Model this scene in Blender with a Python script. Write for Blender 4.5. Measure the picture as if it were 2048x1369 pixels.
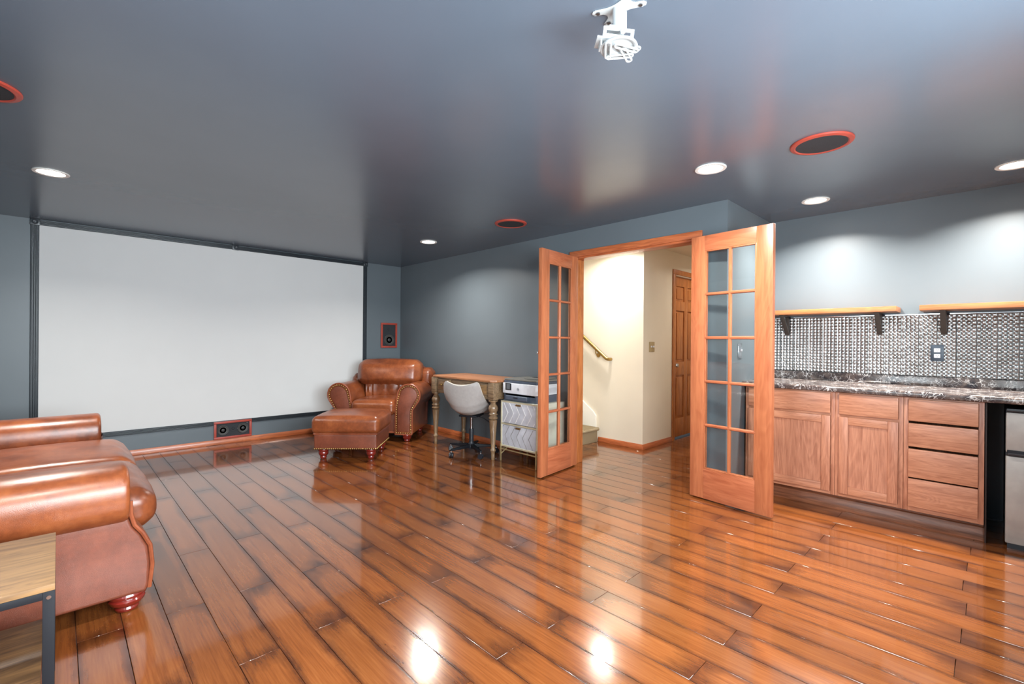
import bpy, bmesh, math, random
from mathutils import Vector, Matrix
random.seed(7)
PI = math.pi
R = math.radians
S = bpy.context.scene
COL = S.collection
for o in list(bpy.data.objects): bpy.data.objects.remove(o)

# ------------------------------------------------------------------ camera
FPX, YAW, PITCH, ROLL, CAMH = 932.8, R(45.8235), R(-0.04), R(0.4413), 1.21
fw = Vector((math.cos(YAW)*math.cos(PITCH), math.sin(YAW)*math.cos(PITCH), math.sin(PITCH)))
rt = Vector((math.sin(YAW), -math.cos(YAW), 0)); up = rt.cross(fw)
rt2 = rt*math.cos(ROLL) + up*math.sin(ROLL); up2 = -rt*math.sin(ROLL) + up*math.cos(ROLL)
cd = bpy.data.cameras.new('camera'); cam = bpy.data.objects.new('camera', cd); COL.objects.link(cam)
cd.sensor_fit = 'HORIZONTAL'; cd.sensor_width = 36; cd.lens = 36*FPX/2048; cd.clip_start = .02
m = Matrix((rt2, up2, -fw)).transposed().to_4x4(); m.translation = (0, 0, CAMH); cam.matrix_world = m
S.camera = cam

# ------------------------------------------------------------------ light and exposure
cy = S.cycles      # light-path economy only
cy.max_bounces = 7; cy.diffuse_bounces = 4; cy.glossy_bounces = 4; cy.transmission_bounces = 4; cy.transparent_max_bounces = 10
cy.caustics_reflective = False; cy.caustics_refractive = False; cy.sample_clamp_indirect = 5
cy.use_adaptive_sampling = True; cy.adaptive_threshold = .04; cy.use_denoising = True
S.view_settings.view_transform = 'Standard'; S.view_settings.look = 'None'
S.view_settings.gamma = 1; S.view_settings.use_curve_mapping = False
S.view_settings.exposure = 0.6
W = bpy.data.worlds.new('world'); S.world = W; W.use_nodes = True
W.node_tree.nodes['Background'].inputs[0].default_value = (.75, .87, 1, 1)
W.node_tree.nodes['Background'].inputs[1].default_value = 1.0
DAYLIGHT = 285      # through the unseen wide window in the front wall
FILL_DAYLIGHT = 45        # fill through the added window in the left wall
DOWNLIGHT = 22      # each recessed lamp
HALLLIGHT = 12
def area(name, loc, rot, sx, sy, watt, col, shape='RECTANGLE', spread=PI):
    l = bpy.data.lights.new(name, 'AREA'); l.shape = shape; l.size = sx
    if shape == 'RECTANGLE': l.size_y = sy
    l.energy = watt; l.color = col; l.spread = spread
    o = bpy.data.objects.new(name, l); COL.objects.link(o); o.location = loc; o.rotation_euler = rot
    return o
area('daylight_front', (1.0, -.74, 1.44), (R(90), 0, 0), 2.5, 1.26, DAYLIGHT, (.90, .955, 1))
area('fill_daylight_left', (-.95, 1.0, 1.45), (0, R(-90), 0), 1.1, 1.3, FILL_DAYLIGHT, (.90, .955, 1))  # fill lamp outside the added left window

# ------------------------------------------------------------------ dimensions
ZC, XD, YS, XC, YR = 2.315, 3.676, 6.194, 4.673, 1.419     # ceiling, door wall, screen wall, counter wall, return wall
XL, YF = -.74, -.58                                          # left wall, front wall
XH, YB, ZH = 4.735, 2.745, 2.333                             # hall: stair wall, side wall, ceiling

# ------------------------------------------------------------------ node helpers
def newmat(name):
    mt = bpy.data.materials.new(name); mt.use_nodes = True
    nt = mt.node_tree; return mt, nt, nt.nodes['Principled BSDF']
def N(nt, t, **kw):
    n = nt.nodes.new(t)
    for k, v in kw.items():
        if k in n.inputs: n.inputs[k].default_value = v
        else: setattr(n, k, v)
    return n
def ramp(nt, fac, stops):
    n = nt.nodes.new('ShaderNodeValToRGB'); e = n.color_ramp.elements
    while len(e) < len(stops): e.new(.5)
    for el, (p, c) in zip(e, stops): el.position = p; el.color = (*c, 1)
    nt.links.new(fac, n.inputs[0]); return n.outputs[0]
def mth(nt, op, a, b=None, c=None):
    n = nt.nodes.new('ShaderNodeMath'); n.operation = op
    for i, v in enumerate((a, b, c)):
        if v is None: continue
        if isinstance(v, (int, float)): n.inputs[i].default_value = v
        else: nt.links.new(v, n.inputs[i])
    return n.outputs[0]
def mixc(nt, f, a, b, mode='MIX'):
    n = nt.nodes.new('ShaderNodeMix'); n.data_type = 'RGBA'; n.blend_type = mode
    for i, v in ((0, f), (6, a), (7, b)):
        if isinstance(v, (int, float)): n.inputs[i].default_value = v
        elif isinstance(v, tuple): n.inputs[i].default_value = (*v, 1)
        else: nt.links.new(v, n.inputs[i])
    return n.outputs[2]
def srgb(r, g, b):
    f = lambda c: (c/255/12.92 if c/255 <= .04045 else ((c/255+.055)/1.055)**2.4)
    return (f(r), f(g), f(b))
def coords(nt, scale=(1, 1, 1), rnd=0):
    tc = nt.nodes.new('ShaderNodeTexCoord'); mp = nt.nodes.new('ShaderNodeMapping')
    mp.inputs['Scale'].default_value = scale; nt.links.new(tc.outputs['Object'], mp.inputs['Vector'])
    if rnd:
        oi = nt.nodes.new('ShaderNodeObjectInfo'); cb = nt.nodes.new('ShaderNodeCombineXYZ')
        for i, k in enumerate((13.7, 7.1, 29.3)): nt.links.new(mth(nt, 'MULTIPLY', oi.outputs['Random'], k*rnd), cb.inputs[i])
        nt.links.new(cb.outputs[0], mp.inputs['Location'])
    return mp.outputs[0]
def noise(nt, vec, scale, detail=4, rough=.55, dist=0):
    n = N(nt, 'ShaderNodeTexNoise', Scale=scale, Detail=detail, Roughness=rough, Distortion=dist)
    nt.links.new(vec, n.inputs['Vector']); return n.outputs[0]
def bump(nt, b, h, strength=.2, dist=.01):
    n = N(nt, 'ShaderNodeBump', Strength=strength, Distance=dist)
    nt.links.new(h, n.inputs['Height']); nt.links.new(n.outputs[0], b.inputs['Normal'])
def plain(name, col, rough=.5, metal=0, spec=.5, coat=0, nscale=0, namt=.12, bscale=0, bstr=.1):
    mt, nt, b = newmat(name)
    b.inputs['Roughness'].default_value = rough; b.inputs['Metallic'].default_value = metal
    b.inputs['Specular IOR Level'].default_value = spec; b.inputs['Coat Weight'].default_value = coat
    b.inputs['Coat Roughness'].default_value = .12
    v = coords(nt)
    f = noise(nt, v, nscale or 9, 3)
    lo = tuple(c*(1-namt) for c in col); hi = tuple(min(1, c*(1+namt)) for c in col)
    nt.links.new(ramp(nt, f, [(.3, lo), (.7, hi)]), b.inputs['Base Color'])
    if bscale: bump(nt, b, noise(nt, v, bscale, 4), bstr, .002)
    return mt
def wood(name, light, dark, axis=2, fine=70, rough=.4, coat=.15, amt=.5, rings=8):
    mt, nt, b = newmat(name)
    sc = [1, 1, 1]; sc[axis] = .07
    v = coords(nt, tuple(sc), 1)
    g1 = noise(nt, v, fine, 4, .6, .4)
    sc2 = [1, 1, 1]; sc2[axis] = .13
    v2 = coords(nt, tuple(sc2), 1)
    g2 = noise(nt, v2, rings, 3, .5, 1.2)
    rings_ = mth(nt, 'SINE', mth(nt, 'MULTIPLY', g2, 60))
    f = mth(nt, 'ADD', mth(nt, 'MULTIPLY', g1, .75), mth(nt, 'MULTIPLY', rings_, .055))
    f = mth(nt, 'ADD', f, mth(nt, 'MULTIPLY', g2, .25))
    mid = tuple(l*(1-amt)+d*amt for l, d in zip(light, dark))
    nt.links.new(ramp(nt, f, [(.28, dark), (.47, mid), (.66, light)]), b.inputs['Base Color'])
    b.inputs['Roughness'].default_value = rough; b.inputs['Coat Weight'].default_value = coat
    b.inputs['Coat Roughness'].default_value = .2
    bump(nt, b, g1, .12, .0015)
    return mt
def emit(name, col, st):
    mt, nt, b = newmat(name)
    b.inputs['Base Color'].default_value = (.9, .9, .9, 1)
    b.inputs['Emission Color'].default_value = (*col, 1); b.inputs['Emission Strength'].default_value = st
    return mt

M = {}
# painted walls and ceiling
def paint(name, col, rough, spec=.5, bstr=0, streak=False):
    mt, nt, b = newmat(name); v = coords(nt)
    f = noise(nt, v, 1.3, 3)
    nt.links.new(ramp(nt, f, [(.3, tuple(c*.95 for c in col)), (.7, tuple(c*1.05 for c in col))]), b.inputs['Base Color'])
    b.inputs['Roughness'].default_value = rough; b.inputs['Specular IOR Level'].default_value = spec
    if bstr:
        h = noise(nt, v, 160, 2)
        if streak:      # faint roller and taping streaks running along the boards
            h = mth(nt, 'ADD', mth(nt, 'MULTIPLY', noise(nt, coords(nt, (.12, 1, 1)), 2.2, 3), 14), h)
        bump(nt, b, h, bstr, .0006)
    return mt
M['slate'] = paint('slate_wall_paint', srgb(96, 105, 111), .42)
M['ceiling'] = paint('slate_ceiling_paint', srgb(86, 97, 110), .26, .85, .1, True)
M['cream'] = paint('cream_hall_paint', srgb(232, 222, 203), .5)
M['white_trim'] = paint('white_trim_paint', srgb(238, 234, 224), .35)
# floor
def plank_mat():
    mt, nt, b = newmat('burnished_plank')
    tc = nt.nodes.new('ShaderNodeTexCoord'); sp = nt.nodes.new('ShaderNodeSeparateXYZ'); nt.links.new(tc.outputs['Object'], sp.inputs[0])
    ax = mth(nt, 'SUBTRACT', .0715, mth(nt, 'ABSOLUTE', sp.outputs[0]))
    ay = mth(nt, 'MULTIPLY', mth(nt, 'SUBTRACT', .607, mth(nt, 'ABSOLUTE', sp.outputs[1])), .22)
    e = mth(nt, 'SMOOTH_MIN', ax, ay, .015)
    vb = coords(nt, (1, .3, 1), 1)
    nb = noise(nt, vb, 26, 5, .65)
    nl = noise(nt, coords(nt, (1, .22, 1), 1), 7, 2)
    e2 = mth(nt, 'ADD', e, mth(nt, 'MULTIPLY', mth(nt, 'SUBTRACT', nb, .5), .05))
    e2 = mth(nt, 'ADD', e2, mth(nt, 'MULTIPLY', mth(nt, 'SUBTRACT', nl, .5), .07))
    f = mth(nt, 'SMOOTHSTEP', 0, 1, .5) if False else mth(nt, 'MULTIPLY', mth(nt, 'ADD', e2, .008), 30)
    cl = nt.nodes.new('ShaderNodeClamp'); nt.links.new(f, cl.inputs[0])
    g = noise(nt, coords(nt, (1, .035, 1), 1), 130, 4, .6)
    oi = nt.nodes.new('ShaderNodeObjectInfo')
    gl = noise(nt, coords(nt, (1, .12, 1), 1), 12, 3)
    gg = mth(nt, 'ADD', mth(nt, 'MULTIPLY', g, .55), mth(nt, 'MULTIPLY', gl, .45))
    wood_c = ramp(nt, gg, [(.30, srgb(106, 55, 26)), (.5, srgb(132, 74, 35)), (.70, srgb(148, 89, 46))])
    dark_c = ramp(nt, g, [(.3, srgb(52, 27, 17)), (.7, srgb(86, 46, 27))])
    c = mixc(nt, cl.outputs[0], dark_c, wood_c)
    # scattered burnish smudges
    sm = noise(nt, coords(nt, (1, .45, 1), 1), 17, 5, .7)
    smf = ramp(nt, sm, [(.66, (0, 0, 0)), (.76, (1, 1, 1))])
    c = mixc(nt, mth(nt, 'MULTIPLY', smf, .4), c, srgb(72, 36, 19))
    br = mth(nt, 'ADD', .75, mth(nt, 'MULTIPLY', oi.outputs['Random'], .26))
    hv = N(nt, 'ShaderNodeHueSaturation'); nt.links.new(c, hv.inputs['Color']); nt.links.new(br, hv.inputs['Value'])
    nt.links.new(hv.outputs[0], b.inputs['Base Color'])
    b.inputs['Roughness'].default_value = .17; b.inputs['Specular IOR Level'].default_value = .5
    b.inputs['Coat Weight'].default_value = .75; b.inputs['Coat Roughness'].default_value = .06
    bump(nt, b, g, .035, .0008)
    return mt
M['plank'] = plank_mat()
M['sub'] = plain('subfloor', (.02, .013, .01), .9)
# woods
M['door_v'] = wood('fir_door_vertical', srgb(182, 110, 73), srgb(154, 84, 53), 2, 45, .35, .3)
M['door_h'] = wood('fir_door_horizontal', srgb(180, 106, 72), srgb(148, 76, 48), 1, 40, .35, .3)
M['door_hx'] = wood('fir_door_crosswise', srgb(180, 106, 72), srgb(148, 76, 48), 0, 40, .35, .3)
M['oak_v'] = wood('oak_vertical', srgb(196, 136, 106), srgb(148, 90, 66), 2, 75, .42, .12)
M['oak_h'] = wood('oak_horizontal', srgb(198, 138, 106), srgb(154, 96, 70), 1, 75, .42, .12, .45, 14)
M['trim_wood'] = wood('casing_wood', srgb(192, 118, 66), srgb(140, 76, 38), 2, 60, .4, .2)
M['base_x'] = wood('baseboard_wood_x', srgb(196, 110, 66), srgb(146, 72, 40), 0, 60, .35, .3)
M['base_y'] = wood('baseboard_wood_y', srgb(196, 110, 66), srgb(146, 72, 40), 1, 60, .35, .3)
M['hall_door'] = wood('hall_door_oak', srgb(200, 128, 70), srgb(150, 84, 40), 2, 70, .4, .2)
M['toe'] = wood('shaded_toe_kick_wood', srgb(142, 88, 60), srgb(92, 54, 36), 1, 60, .4, .1)  # brown wood, darkened to carry the shade under the cabinets
M['shelf'] = wood('shelf_wood', srgb(180, 118, 72), srgb(142, 84, 48), 1, 60, .45, .1)
M['dark_in'] = plain('dark_cabinet_side', srgb(52, 34, 28), .6)
M['desk_top'] = wood('desk_top_wood', srgb(184, 124, 82), srgb(148, 92, 56), 1, 60, .4, .2)
M['desk_body'] = wood('desk_weathered_wood', srgb(150, 124, 94), srgb(92, 70, 50), 1, 60, .45, .15)
M['desk_drawer'] = wood('desk_drawer_wood', srgb(166, 128, 84), srgb(84, 56, 34), 1, 60, .45, .15, .5, 16)
M['desk_leg'] = wood('desk_leg_finish', srgb(146, 118, 88), srgb(92, 70, 50), 2, 40, .28, .4)
M['table_top'] = wood('rustic_table_top', srgb(140, 106, 68), srgb(88, 62, 40), 0, 45, .55, 0, .4, 9)
M['table_shelf'] = wood('rustic_table_shelf', srgb(126, 92, 58), srgb(48, 33, 24), 0, 16, .5, 0, .6, 9)
# leather
def leather(name, c0, c1, c2, rough):
    mt, nt, b = newmat(name); v = coords(nt)
    f = noise(nt, v, 5, 4, .6); f2 = noise(nt, v, 45, 3)
    ff = mth(nt, 'ADD', mth(nt, 'MULTIPLY', f, .75), mth(nt, 'MULTIPLY', f2, .25))
    nt.links.new(ramp(nt, ff, [(.33, c0), (.5, c1), (.67, c2)]), b.inputs['Base Color'])
    b.inputs['Roughness'].default_value = rough; b.inputs['Coat Weight'].default_value = .25; b.inputs['Coat Roughness'].default_value = .25
    vo = N(nt, 'ShaderNodeTexVoronoi', Scale=420.0); nt.links.new(v, vo.inputs['Vector'])
    h = mth(nt, 'ADD', mth(nt, 'MULTIPLY', vo.outputs[0], .3), mth(nt, 'MULTIPLY', noise(nt, v, 14, 4), 1.2))
    bump(nt, b, h, .22, .004)
    return mt
M['leather'] = leather('saddle_leather', srgb(100, 49, 27), srgb(132, 69, 38), srgb(156, 88, 50), .31)
M['leather2'] = leather('chestnut_leather', srgb(98, 52, 37), srgb(117, 62, 44), srgb(134, 74, 53), .36)
M['welt'] = leather('leather_welt', srgb(116, 56, 32), srgb(142, 74, 46), srgb(160, 90, 60), .35)
M['cherry'] = plain('cherry_foot', srgb(120, 34, 26), .22, 0, .5, .6)
M['brass_nail'] = plain('antique_brass', srgb(176, 146, 92), .3, 1)
M['brass'] = plain('brushed_brass', srgb(178, 148, 92), .34, .9)
M['gold'] = plain('champagne_gold', srgb(206, 186, 140), .35, .75)
M['bronze'] = plain('bronze_pull', srgb(142, 112, 76), .4, .7)
# others
M['screen'] = plain('screen_fabric', srgb(211, 212, 212), .75, 0, .25, 0, 3, .012)
M['black_trim'] = plain('black_fluted_trim', srgb(44, 50, 56), .38)
M['red'] = plain('red_frame', srgb(164, 64, 50), .45)
M['grille'] = plain('black_grille', srgb(46, 48, 52), .7, 0, .3, 0, 300, .35)
M['cone'] = plain('speaker_cone', srgb(64, 62, 60), .55)
M['cone_d'] = plain('speaker_dust_cap', srgb(46, 46, 48), .5)
M['white_metal'] = plain('white_powder_coat', srgb(172, 175, 176), .45)
M['white_plastic'] = plain('white_plastic', srgb(228, 230, 236), .35)
M['screw'] = plain('steel_screw', srgb(110, 110, 112), .35, .9)
M['chrome'] = plain('chrome', srgb(205, 208, 212), .16, 1)
M['lens'] = emit('lamp_lens', (1, .96, .88), 9)
M['lens'].cycles.emission_sampling = 'NONE'      # the disc lamp in each fitting carries its light
M['black_metal'] = plain('black_metal', srgb(22, 23, 28), .55, 0, .25)
M['iron'] = plain('cast_iron', srgb(66, 56, 50), .5)
M['black_plastic'] = plain('black_plastic', srgb(34, 36, 42), .4)
M['grey_plastic'] = plain('slate_plastic', srgb(78, 88, 104), .4)
M['lid'] = plain('scanner_lid', srgb(128, 126, 120), .35)
M['touch'] = plain('touch_panel', srgb(96, 100, 106), .2)
M['shell'] = plain('grey_faux_leather', srgb(160, 155, 152), .55, 0, .4, 0, 40, .05, 120, .1)
M['seam'] = plain('pale_seam', srgb(200, 192, 180), .6)
M['cab_white'] = plain('pale_cabinet', srgb(226, 224, 208), .45)
M['edge_band'] = plain('pale_gold_edge', srgb(204, 194, 166), .4, .3)
M['cab_drawer'] = plain('pale_drawer_front', srgb(196, 198, 206), .5)
M['cab_line'] = plain('chevron_line', srgb(232, 230, 230), .35)
M['cab_line2'] = plain('chevron_line_grey', srgb(150, 148, 150), .45)
M['steel'] = plain('stainless_front', srgb(166, 160, 154), .42, .2)
M['slateplate'] = plain('slate_cover_plate', srgb(58, 70, 84), .35)
M['beigeplate'] = plain('beige_cover_plate', srgb(176, 156, 116), .4)
M['lens_off'] = plain('white_ring', srgb(226, 226, 222), .4)
def tin():
    mt, nt, b = newmat('pressed_tin'); v = coords(nt)
    nt.links.new(ramp(nt, noise(nt, v, 12, 3), [(.3, srgb(146, 144, 142)), (.7, srgb(176, 176, 176))]), b.inputs['Base Color'])
    b.inputs['Metallic'].default_value = 1; b.inputs['Roughness'].default_value = .27
    return mt
M['tin'] = tin()
def marble():
    mt, nt, b = newmat('marble_laminate'); v = coords(nt)
    n1 = noise(nt, v, 9, 6, .7, 1.5)
    base = ramp(nt, n1, [(.32, srgb(38, 36, 42)), (.5, srgb(84, 74, 72)), (.68, srgb(124, 110, 102))])
    vo = N(nt, 'ShaderNodeTexVoronoi', Scale=22.0); vo.feature = 'DISTANCE_TO_EDGE'
    dv = nt.nodes.new('ShaderNodeVectorMath'); dv.operation = 'MULTIPLY_ADD'
    nn = N(nt, 'ShaderNodeTexNoise', Scale=9.0, Detail=5.0); nt.links.new(v, nn.inputs['Vector'])
    nt.links.new(nn.outputs[1], dv.inputs[0]); dv.inputs[1].default_value = (.28, .28, .28); nt.links.new(v, dv.inputs[2])
    nt.links.new(dv.outputs[0], vo.inputs['Vector'])
    vein = ramp(nt, vo.outputs[0], [(.0, (1, 1, 1)), (.07, (0, 0, 0))])
    msk = ramp(nt, noise(nt, v, 14, 3), [(.42, (0, 0, 0)), (.6, (1, 1, 1))])
    c = mixc(nt, mth(nt, 'MULTIPLY', vein, msk), base, srgb(232, 228, 226))
    nt.links.new(c, b.inputs['Base Color']); b.inputs['Roughness'].default_value = .16
    return mt
M['marble'] = marble()
def carpet():
    mt, nt, b = newmat('speckled_carpet'); v = coords(nt)
    f = noise(nt, v, 190, 2, .8)
    nt.links.new(ramp(nt, f, [(.35, srgb(96, 80, 60)), (.5, srgb(162, 144, 112)), (.65, srgb(214, 200, 172))]), b.inputs['Base Color'])
    b.inputs['Roughness'].default_value = 1; b.inputs['Specular IOR Level'].default_value = .1
    bump(nt, b, f, .9, .006); return mt
M['carpet'] = carpet()
def glass():
    mt, nt, b = newmat('clear_pane'); nt.nodes.remove(b)
    out = nt.nodes['Material Output']; tr = N(nt, 'ShaderNodeBsdfTransparent'); tr.inputs[0].default_value = (.93, .95, .95, 1)
    gl = N(nt, 'ShaderNodeBsdfGlossy'); gl.inputs['Roughness'].default_value = .02
    ge = nt.nodes.new('ShaderNodeNewGeometry'); dt = nt.nodes.new('ShaderNodeVectorMath'); dt.operation = 'DOT_PRODUCT'
    nt.links.new(ge.outputs['Normal'], dt.inputs[0]); nt.links.new(ge.outputs['Incoming'], dt.inputs[1])
    sch = mth(nt, 'ADD', .045, mth(nt, 'MULTIPLY', .955, mth(nt, 'POWER', mth(nt, 'SUBTRACT', 1, mth(nt, 'ABSOLUTE', dt.outputs['Value'])), 5)))
    mx = nt.nodes.new('ShaderNodeMixShader')
    nt.links.new(sch, mx.inputs[0]); nt.links.new(tr.outputs[0], mx.inputs[1]); nt.links.new(gl.outputs[0], mx.inputs[2])
    nt.links.new(mx.outputs[0], out.inputs[0]); return mt
M['glass'] = glass()

# ------------------------------------------------------------------ mesh helpers
class MB:
    """collects shapes in one bmesh; build() links them as ONE mesh object"""
    def __init__(s): s.bm = bmesh.new()
    def _add(s, vs, fs, tf=None):
        v = [s.bm.verts.new(tf @ Vector(p) if tf else p) for p in vs]
        for f in fs:
            try: s.bm.faces.new([v[i] for i in f])
            except ValueError: pass
        return v
    def box(s, x0, x1, y0, y1, z0, z1, tf=None):
        if x0 > x1: x0, x1 = x1, x0
        if y0 > y1: y0, y1 = y1, y0
        if z0 > z1: z0, z1 = z1, z0
        s._add([(x, y, z) for z in (z0, z1) for y in (y0, y1) for x in (x0, x1)],
               [(0, 2, 3, 1), (4, 5, 7, 6), (0, 1, 5, 4), (2, 6, 7, 3), (0, 4, 6, 2), (1, 3, 7, 5)], tf); return s
    def prism(s, pts, a, b, axis=1, tf=None):
        """polygon pts in the other two axes, extruded along axis from a to b"""
        def P(u, v, w): return {0: (w, u, v), 1: (u, w, v), 2: (u, v, w)}[axis]
        n = len(pts); vs = [P(u, v, a) for u, v in pts] + [P(u, v, b) for u, v in pts]
        fs = [tuple(range(n)), tuple(range(2*n-1, n-1, -1))] + [(i, n+i, n+(i+1) % n, (i+1) % n) for i in range(n)]
        s._add(vs, fs, tf); return s
    def lathe(s, prof, o=(0, 0, 0), n=24, tf=None):
        vs, fs = [], []
        for r, z in prof:
            for i in range(n):
                a = 2*PI*i/n; vs.append((o[0]+r*math.cos(a), o[1]+r*math.sin(a), o[2]+z))
        k = len(prof)
        for j in range(k-1):
            for i in range(n): fs.append((j*n+i, j*n+(i+1) % n, (j+1)*n+(i+1) % n, (j+1)*n+i))
        fs.append(tuple(range(n-1, -1, -1))); fs.append(tuple((k-1)*n+i for i in range(n)))
        s._add(vs, fs, tf); return s
    def tube(s, path, r, n=10, closed=False, tf=None):
        p = [Vector(q) for q in path]; L = len(p); vs, fs = [], []; nrm = None
        for i in range(L):
            t = (p[(i+1) % L]-p[i-1]) if closed else (p[min(i+1, L-1)]-p[max(i-1, 0)])
            t.normalize()
            if nrm is None:
                nrm = t.orthogonal().normalized()
            nrm = (nrm - t*nrm.dot(t)); nrm.normalize(); bi = t.cross(nrm)
            rr = r[i] if isinstance(r, (list, tuple)) else r
            for j in range(n):
                a = 2*PI*j/n; vs.append(p[i]+(nrm*math.cos(a)+bi*math.sin(a))*rr)
        for i in range(L if closed else L-1):
            for j in range(n):
                i2 = (i+1) % L; fs.append((i*n+j, i*n+(j+1) % n, i2*n+(j+1) % n, i2*n+j))
        if not closed: fs += [tuple(range(n-1, -1, -1)), tuple((L-1)*n+j for j in range(n))]
        s._add(vs, fs, tf); return s
    def cyl(s, p0, p1, r, n=16, r1=None): return s.tube([p0, p1], [r, r if r1 is None else r1], n)
    def cushion(s, c, h, r, bulge=(0, 0, 0), n=7, fn=None, tf=None):
        """rounded box, centre c, half sizes h, corner radius r, faces bulging outward"""
        h = [max(v, r+1e-4) for v in h]
        def ticks(a):
            e = [r*math.tan(R(t)) for t in (15, 30, 45)]
            inn = [-(a-r)+2*(a-r)*i/n for i in range(n+1)]
            return [-(a-r)-v for v in reversed(e)] + inn + [a-r+v for v in e]
        T = [ticks(a) for a in h]; vs, fs, idx = [], [], {}
        def V(p):
            k = tuple(round(q, 6) for q in p)
            if k not in idx:
                q = [max(-(a-r), min(a-r, v)) for v, a in zip(p, h)]
                d = Vector([v-w for v, w in zip(p, q)]); d.normalize()
                w = Vector(q)+d*r
                u = [p[i]/h[i] for i in range(3)]
                for i in range(3):
                    j, l = (i+1) % 3, (i+2) % 3
                    w[i] += bulge[i]*(u[i])*max(0, 1-u[j]**2)**.7*max(0, 1-u[l]**2)**.7
                w = w+Vector(c)
                if fn: w = fn(w, u)
                idx[k] = len(vs); vs.append(w)
            return idx[k]
        for i in range(3):
            j, l = (i+1) % 3, (i+2) % 3
            for sg in (-1, 1):
                for a in range(len(T[j])-1):
                    for b in range(len(T[l])-1):
                        q = []
                        for da, db in ((0, 0), (1, 0), (1, 1), (0, 1)):
                            p = [0, 0, 0]; p[i] = sg*h[i]; p[j] = T[j][a+da]; p[l] = T[l][b+db]; q.append(V(p))
                        fs.append(q if sg > 0 else q[::-1])
        s._add(vs, fs, tf); return s
    def grid(s, f, nu, nv, closed_u=False):
        vs = [f(i/(nu if closed_u else nu), j/nv) for j in range(nv+1) for i in range(nu+1)]
        fs = [(j*(nu+1)+i, j*(nu+1)+i+1, (j+1)*(nu+1)+i+1, (j+1)*(nu+1)+i) for j in range(nv) for i in range(nu)]
        s._add(vs, fs); return s
    def build(s, name, mat, parent=None, bev=0, seg=2, smooth=None, loc=None):
        bm = s.bm
        bmesh.ops.recalc_face_normals(bm, faces=bm.faces)
        if bev:
            es = [e for e in bm.edges if len(e.link_faces) == 2 and e.calc_face_angle(0) > R(35)]
            bmesh.ops.bevel(bm, geom=es, offset=bev, segments=seg, affect='EDGES', profile=.6, clamp_overlap=True)
        me = bpy.data.meshes.new(name); bm.to_mesh(me); bm.free()
        me.materials.append(mat if not isinstance(mat, str) else M[mat])
        if smooth is None: smooth = True
        if smooth:
            me.polygons.foreach_set('use_smooth', [True]*len(me.polygons))
            me.set_sharp_from_angle(angle=R(38))
        o = bpy.data.objects.new(name, me); COL.objects.link(o)
        if parent: o.parent = parent
        if loc: o.location = loc
        return o
def tag(o, label=None, cat=None, group=None, kind=None):
    if label: o['label'] = label
    if cat: o['category'] = cat
    if group: o['group'] = group
    if kind: o['kind'] = kind
    return o
def thing(name, label, cat, loc=(0, 0, 0), rz=0, group=None, kind=None):
    o = bpy.data.objects.new(name, None); COL.objects.link(o); o.empty_display_size = .1
    o.location = loc; o.rotation_euler = (0, 0, rz)
    return tag(o, label, cat, group, kind)
def struct(name, mb, mat, label, cat, **kw):
    return tag(mb.build(name, mat, None, **kw), label, cat, kind='structure')
def dup(o, parent, loc=None):
    c = o.copy(); COL.objects.link(c); c.parent = parent
    if loc: c.location = loc
    return c

# ------------------------------------------------------------------ the room shell
# ceiling: L-shaped slab over room and bar alcove
struct('ceiling', MB().prism([(XL-.1, YF-.1), (XC+.1, YF-.1), (XC+.1, YR+.05), (XD+.05, YR+.05), (XD+.05, YS+.1), (XL-.1, YS+.1)], ZC, ZC+.12, 2),
       'ceiling', 'dark slate grey satin ceiling with recessed lights', 'ceiling', smooth=False)
struct('wall_back', MB().box(XL-.1, XD, YS, YS+.1, 0, ZC), 'slate', 'slate blue wall behind the white projection screen', 'wall', smooth=False)
OY0, OY1, OZ = 1.655, 2.905, 2.055     # french door opening
struct('wall_right', MB().box(XD, XD+.11, OY1, YS+.1, 0, ZC).box(XD, XD+.11, OY0, OY1, OZ, ZC).box(XD, XD+.11, YR, OY0, 0, ZC),
       'slate', 'slate blue wall with the french door opening beside the desk', 'wall', smooth=False)
struct('wall_alcove', MB().box(XD+.11, XC+.1, YR, YR+.11, 0, ZC), 'slate', 'short slate blue return wall beside the bar cabinets', 'wall', smooth=False)
struct('wall_counter', MB().box(XC, XC+.1, YF-.1, YR, 0, ZC), 'slate', 'slate blue wall above the bar counter and metal backsplash', 'wall', smooth=False)
struct('wall_left', MB().box(XL-.1, XL, YF-.1, .4, 0, ZC).box(XL-.1, XL, 1.6, YS, 0, ZC).box(XL-.1, XL, .4, 1.6, 0, .75).box(XL-.1, XL, .4, 1.6, 2.1, ZC),
       'slate', 'slate blue wall behind the leather sofa', 'wall', smooth=False)
PX0, PX1, PZ0, PZ = -.3, 2.3, .78, 2.1
struct('wall_front', MB().box(XL, PX0, YF-.1, YF, 0, ZC).box(PX1, XC, YF-.1, YF, 0, ZC).box(PX0, PX1, YF-.1, YF, PZ, ZC).box(PX0, PX1, YF-.1, YF, 0, PZ0),
       'slate', 'slate blue wall with an unseen wide window behind the photographer', 'wall', smooth=False)
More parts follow.
